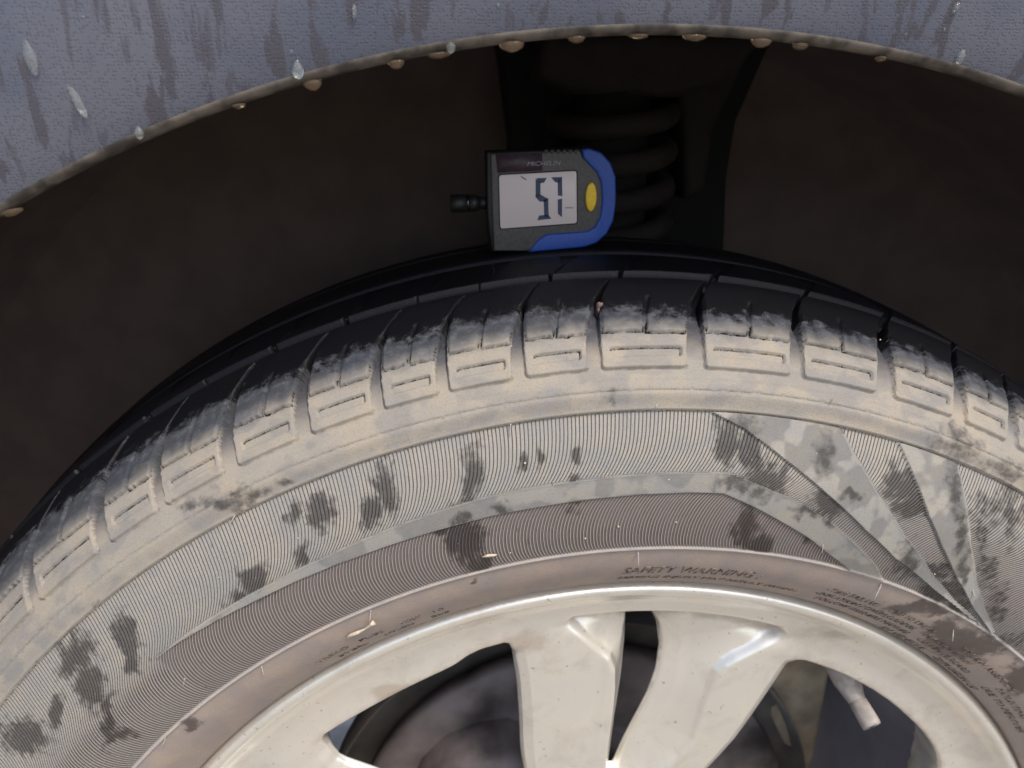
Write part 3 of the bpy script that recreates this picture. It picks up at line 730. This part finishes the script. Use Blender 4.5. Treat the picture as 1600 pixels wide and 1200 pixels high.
CF = (-.0006, .021)          # centre of the arch opening (x, z)
arch = tag(empty('wheel_arch'), 'grey grained plastic arch trim streaked with water above the tyre', 'wheel arch')
TR = [(.4188,-.1120),(.4193,-.1150),(.4207,-.1168),(.4222,-.1172),(.4206,-.1158),(.4222,-.1166),(.428,-.1184),(.436,-.1204),(.446,-.1220),(.456,-.1228),(.4620,-.1231),(.4640,-.1230),(.466,-.1224),(.474,-.1214),(.486,-.1200),(.510,-.116),(.545,-.106),(.60,-.088),(.66,-.070)]
trim = lathe('arch_trim', TR[4:], M['trim'], arch, 420, -75, 75, CF)
lathe('trim_lip', [(.432,-.1105),(.4215,-.1102),(.4184,-.1108),(.4178,-.1125),(.4184,-.1144),(.4194,-.1155),(.4204,-.1160),(.4210,-.1157)], M['lip'], arch, 420, -75, 75, CF)
liner = lathe('inner_liner', [(.431,-.1100),(.433,-.090),(.442,-.060),(.452,-.020),(.456,.06),(.452,.15),(.440,.165)], M['liner'], arch, 120, -100, 100, CF)
bm = bmesh.new(); n = 60
vv = [bm.verts.new((CF[0]+.46*math.sin(math.radians(-100+200*i/n)), .160+.006*math.sin(i*.7), CF[1]+.46*math.cos(math.radians(-100+200*i/n)))) for i in range(n+1)]
bm.faces.new(vv); bmobj('liner_back_wall', bm, M['liner'], arch)
lathe('liner_rib', [(.4525,-.02),(.4490,-.017),(.4490,-.011),(.4530,-.008)], M['liner'], arch, 120, -60, 60, CF)

st = tag(empty('suspension_strut', (.02, .09, .40)), 'dark coil spring strut standing in the recess behind the gauge', 'strut')
def child(o, p): o.parent = p; o.matrix_parent_inverse = Matrix.Translation(-Vector(p.location)); return o
child(prism('strut_tower', TOWER, .118, .150, M['tower'], None, .004, 2), st)  # black block in place of the shaded opening behind the strut
child(prism('spring_seat', [(-14,452),(-16,432),(2,424),(58,422),(86,430),(104,452)], .060, .110, M['rust'], None, .006, 3), st)
def ring(name, c, R, r, mat, tilt=0):
    pts = [(c[0]+R*math.cos(a), c[1]+R*math.sin(a), c[2]+tilt*math.sin(a+.6)) for a in [i*2*math.pi/48 for i in range(49)]]
    return child(tube(name, pts, r, mat, None, 10), st)
for k in range(5): ring('spring_coil', (.028, .082, .412-.0195*k), .031, .0062, M['rust'], .005)
bm = bmesh.new(); bmesh.ops.create_cone(bm, cap_ends=True, segments=32, radius1=.022, radius2=.020, depth=.16, matrix=Matrix.Translation((.028, .082, .345)))
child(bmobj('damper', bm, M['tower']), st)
bm = bmesh.new(); bmesh.ops.create_cone(bm, cap_ends=True, segments=32, radius1=.030, radius2=.026, depth=.012, matrix=Matrix.Translation((.028, .082, .322)))
child(bmobj('spring_perch', bm, M['rust']), st)
child(prism('mounting_bracket', [(62,452),(108,452),(98,428),(88,404),(86,372),(74,366),(70,400),(64,430)], .085, .112, M['rust'], None, .005, 3), st)

# ================================================================== gauge
ga = tag(empty('tread_depth_gauge', (-.019, -.013, .3568)), 'small grey digital tread gauge with blue edge reading 57 standing on the tyre', 'gauge')
def gch(o, p=ga):
    o.parent = p
    if p is ga: o.matrix_parent_inverse = Matrix.Translation(-Vector(ga.location))
    return o
BO = [(-48.2,399.6),(-28.1,400.3),(-7.4,400.9),(-3.4,401.3),(2.0,399.4),(6.1,395.0),(8.6,389.0),(9.1,383.0),(9.2,376.8),(8.4,369.8),(5.7,364.1),(1.0,359.8),(-4.6,358.0),(-29.9,356.2),(-46.6,356.6),(-48.0,372)]
body = gch(prism('gauge_body', BO, -.0172, -.0030, M['side'], None, .0012, 3))
face = gch(prism('face_plate', BODY, -.0196, -.0168, M['body'], None, .0008, 3))
blue = gch(prism('blue_bumper', BLUE, -.0208, -.0060, M['blue'], None, .0011, 4))
gch(prism('label_panel', LBL, -.0198, -.0190, M['plum'], None))
def rrect(P, k=1.3):
    o = []
    for i in range(4):
        p, a, b = P[i], P[i-1], P[(i+1) % 4]
        da = math.hypot(a[0]-p[0], a[1]-p[1]); db = math.hypot(b[0]-p[0], b[1]-p[1])
        s_ = (p[0]+(a[0]-p[0])*k/da, p[1]+(a[1]-p[1])*k/da); e_ = (p[0]+(b[0]-p[0])*k/db, p[1]+(b[1]-p[1])*k/db)
        for t_ in (0, .25, .5, .75, 1): o.append(((1-t_)**2*s_[0]+2*t_*(1-t_)*p[0]+t_*t_*e_[0], (1-t_)**2*s_[1]+2*t_*(1-t_)*p[1]+t_*t_*e_[1]))
    return o
LB = [(x+(.55 if x > -20 else -.45), z+(.5 if z > 380 else -.5)) for x, z in LCD]
gch(prism('display_frame', rrect(LB, 1.6), -.0199, -.0191, M['side'], None, .0003, 1))
lcd = gch(prism('display', rrect(LCD, 1.2), -.0202, -.0192, M['lcd'], None, .0002, 1))
def grow(P, d):
    a = sum(P[i-1][0]*P[i][1]-P[i][0]*P[i-1][1] for i in range(len(P))); sg_ = 1 if a > 0 else -1; o = []
    for i in range(len(P)):
        p, q, n_ = Vector(P[i-1]), Vector(P[i]), Vector(P[(i+1) % len(P)])
        e1 = (q-p).normalized(); e2 = (n_-q).normalized(); m1_ = Vector((e1.y, -e1.x))*sg_; m2_ = Vector((e2.y, -e2.x))*sg_
        b = (m1_+m2_).normalized(); o.append(tuple(q+b*d/max(.5, b.dot(m1_))))
    return o
for sgm in [grow(g_, .30) for g_ in SEGS]: gch(prism('display_segment', sgm, -.02026, -.0201, M['seg'], None, smooth=False), lcd)
gch(prism('faint_mark', DASH, -.02024, -.0201, M['faint'], None, smooth=False), lcd)
gch(prism('scratch', SCR, -.02024, -.0201, M['plum'], None, smooth=False), lcd)
gch(prism('power_button', [(-2.25+2.5*math.cos(a), 380.45+6.3*math.sin(a)) for a in [i*2*math.pi/40 for i in range(40)]], -.0210, -.0190, M['yellow'], None, .0007, 3))
for i, x in enumerate((-22.5, -19.8, -17.2, -14.5, -11.9, -9.4)):
    gch(prism('grip_notch', [(x-.75, 400.4), (x+.75, 400.5), (x+.4, 398.7), (x-.4, 398.7)], -.0200, -.0190, M['side'], None, smooth=False))
p, f = tri_text('MICHELIN', 1, .2)
v, f = extrude_flat(p, f, lambda u, w, h: ((-30.6+14.6*u)*.001, -.0198-h, (393.9+.25*u+1.75*w)*.001), 0, .0001)
gch(pymesh('brand_lettering', v, f, M['print'], None, False))
def xcyl(name, x0, x1, r, mat, z=377.4, y=-.012):
    bm = bmesh.new(); bmesh.ops.create_cone(bm, cap_ends=True, segments=36, radius1=r, radius2=r, depth=(x1-x0)*.001,
        matrix=Matrix.Translation(((x0+x1)*.0005, y, z*.001)) @ Matrix.Rotation(math.pi/2, 4, 'Y'))
    ed = [e for e in bm.edges if len(e.link_faces) == 2 and e.calc_face_angle(0) > 1]
    bmesh.ops.bevel(bm, geom=ed, offset=.0004, segments=2, affect='EDGES')
    return gch(bmobj(name, bm, mat))
xcyl('probe_tip', -64.3, -56.6, .0040, M['side']); xcyl('probe_ring', -56.7, -56.0, .0042, M['chrome'], 377.5)
xcyl('probe_collar', -56.1, -51.6, .0037, M['side']); xcyl('probe_stem', -52, -47, .0026, M['black'])

# ================================================================== small things
def blob(name, c, sc, mat, seed=0, amp=.25, rot=0, sub_=3):
    bm = bmesh.new(); bmesh.ops.create_icosphere(bm, subdivisions=sub_, radius=1)
    for v in bm.verts:
        n = noise.noise(v.co*1.7+Vector((seed*3.1, seed, 0)))*amp+noise.noise(v.co*4+Vector((seed, 0, 5)))*amp*.4
        v.co = v.co*(1+n); v.co = Vector((v.co.x*sc[0], v.co.y*sc[1], v.co.z*sc[2]))
        if rot: v.co = Matrix.Rotation(rot, 3, 'Y') @ v.co
    o = bmobj(name, bm, mat); o.location = c; return o
o = blob('stone', tuple(tyre_pt(136.5, -1.45, -1.2)), (.0022, .0022, .0040), M['stone'], 3, .35, -.25)
tag(o, 'pinkish stone jammed in a groove between two shoulder blocks below the gauge', 'stone')
P0 = [Vector(tyre_pt(s_, t_, h_)) for s_, t_, h_ in ((25.4, -26.0, .6), (26.6, -25.3, 1.0), (26.6, -24.6, 1.3), (26.9, -23.9, 1.4), (28.2, -23.2, 1.6), (29.0, -22.8, 1.8))]
o = tube('straw_scrap', P0, [.0002, .0007, .0007, .0003, .0006, .0010], M['straw'], None, 8)
tag(o, 'torn pale straw scrap stuck on the bead band left of the rim top', 'straw')
P0 = [Vector(tyre_pt(s_, t_, h_)) for s_, t_, h_ in ((43.6, -12.3, .4), (43.9, -11.9, .7), (43.5, -11.4, .8), (43.2, -11.1, .6))]
o = tube('straw_flake', P0, [.0002, .0006, .0005, .0001], M['straw'], None, 6)
tag(o, 'tiny cream straw flake lying on the lower ribs beside the brown drip', 'straw')
for s_, t_, k_, lb in ((48, -1.5, .7, 'speck of pale grit on the lower ribs under the plain band'), (77.5, -7.9, .8, 'pale grain of grit near the dark damp spots of the upper ribs')):
    o = blob('grit', tuple(tyre_pt(s_, t_, .2)), (.0006*k_, .0005, .0006*k_), M['straw'], s_, .3, 0, 1); tag(o, lb, 'grit')

for i in range(46):
    s_ = random.choice([random.uniform(40, 62), random.uniform(66, 90), random.uniform(118, 150), random.uniform(122, 145)]); t_ = random.uniform(-42, 30)
    k_ = random.uniform(.35, .8)
    o = blob('grit', tuple(tyre_pt(s_, t_, .7 if s_ > 110 else .1)), (.0006*k_, .0004*k_, .00055*k_), M['straw'] if random.random() < .6 else M['stone'], i, .4, random.uniform(-1, 1), 1)
    zn = ('lower ribs near the bead' if s_ < 64 else 'upper ribs' if s_ < 100 else 'shoulder blocks'); sd_ = 'left' if t_ < -14 else 'middle' if t_ < 9 else 'right'
    tag(o, 'pinhead grain of grit on the %s, %s part of the tyre' % (zn, sd_), 'grit', 'grit grains on the %s, %s' % (zn, sd_))
# hanging drops along the arch lip
def lip_pt(x, dz=0, y=-.113):
    a = math.asin((x-CF[0])/.4185); return Vector((x, y, CF[1]+.4185*math.cos(a)+dz))
hang = [(-.103,5.2,4.2,'third from the left'),(-.0795,4.6,3.6,''),(-.0675,6.6,2.4,''),(-.0468,6.6,4.4,''),(-.0283,4.6,2.8,''),(-.0105,6.0,2.0,''),(.0061,7.0,2.6,''),(.0258,5.8,3.8,''),(.0378,4.6,2.8,''),(.0629,3.2,2.4,''),(-.1914,6.5,3.0,''),(-.1241,4.0,2.0,'')]
hl = ['muddy drop hanging from the arch lip nearest left of the bare strip end', 'rounded muddy drop hanging up and left of the gauge', 'wide flat muddy bead of water along the lip beside a clear drop',
      'large amber drop with a dark middle hanging above the probe', 'small amber drop on the lip right above the display', 'faint flat muddy bead on the lip right of the gauge',
      'broad amber drop on the lip above the spring seat', 'deep amber drop hanging above the dark gap in the well', 'small muddy drop just right of the deep amber one', 'tiny muddy drop on the right part of the lip',
      'muddy drop on the far left end of the lip', 'flat muddy smear of water on the left part of the lip']
for i, (x, w, h, _) in enumerate(hang):
    x = -.068+(x+.068)*1.055; c = lip_pt(x, -.0006)
    bm = bmesh.new(); bmesh.ops.create_icosphere(bm, subdivisions=3, radius=1)
    for v in bm.verts:
        z = v.co.z; k = 1-.12*max(0, -z)**2
        wob = 1+.22*noise.noise(v.co*1.6+Vector((i*3.3, 0, i)))
        v.co = Vector((v.co.x*w*.00056*k*wob, v.co.y*.0019*k, z*h*.00062*(1 if z < 0 else .3)))
    bmesh.ops.rotate(bm, verts=bm.verts[:], matrix=Matrix.Rotation(math.asin((x-CF[0])/.4185)*.4, 3, 'Y'))
    o = bmobj('water_drop', bm, M['mudwater']); o.location = c; tag(o, hl[i], 'water drop', 'water drops hanging along the arch lip')
# drops running down the trim
prof_r = [a for a, b in TR]; prof_y = [b for a, b in TR]
def trim_pt(x, z):
    r = math.hypot(x-CF[0], z-CF[1]); return Vector((x, float(np.interp(r, prof_r, prof_y)), z))
rund = [(-.1754,.4315,3.6,10,-.12,'long pale drop sliding down the trim at the far left top corner'),(-.1667,.4213,2.8,12,-.35,'slender drop slanting down the trim below the far left one'),
        (-.1069,.4286,3.4,5.5,0,'fat pale drop on the trim just above the lip left of centre'),(-.1527,.4120,2.8,3.8,0,'clear small drop at the trim edge on the left slope'),
        (-.0900,.4433,1.5,4.5,0,'thin bright drop high on the trim near the top edge'),(.0884,.4329,2.6,5.2,.2,'bright elongated drop on the trim above the right lip'),
        (.0821,.4455,1.9,4.0,.2,'brownish bead on the trim at the top right'),(-.0640,.4350,2.9,4.6,0,'clear drop clinging over the lip up and left of the gauge')]
for x, z, w, h, sl, lb in rund:
    x = -.068+(x+.068)*1.035; z = .42+(z-.42)*1.035; c = trim_pt(x, z)
    bm = bmesh.new(); bmesh.ops.create_icosphere(bm, subdivisions=3, radius=1)
    for v in bm.verts:
        q = v.co.z; k = 1-.55*max(0, q)
        v.co = Vector((v.co.x*w*.0005*k, v.co.y*.0011*k, q*h*.0005))
    bmesh.ops.rotate(bm, verts=bm.verts[:], matrix=Matrix.Rotation(sl, 3, 'Y'))
    o = bmobj('water_drop', bm, M['water']); o.location = c; tag(o, lb, 'water drop', 'water drops running down the arch trim')
for i in range(26):
    x = random.uniform(-.21, .14); r = random.uniform(.424, .480); z = CF[1]+math.sqrt(max(.01, r*r-(x-CF[0])**2)); c = trim_pt(x, z)
    k = random.uniform(.5, 1.0)
    bm = bmesh.new(); bmesh.ops.create_icosphere(bm, subdivisions=2, radius=1)
    for v in bm.verts: v.co = Vector((v.co.x*.00042*k, v.co.y*.0003*k, v.co.z*.00075*k))
    o = bmobj('water_bead', bm, M['water']); o.location = c; tag(o, 'tiny clear bead of rain on the grey arch trim', 'water drop', 'tiny rain beads on the arch trim')
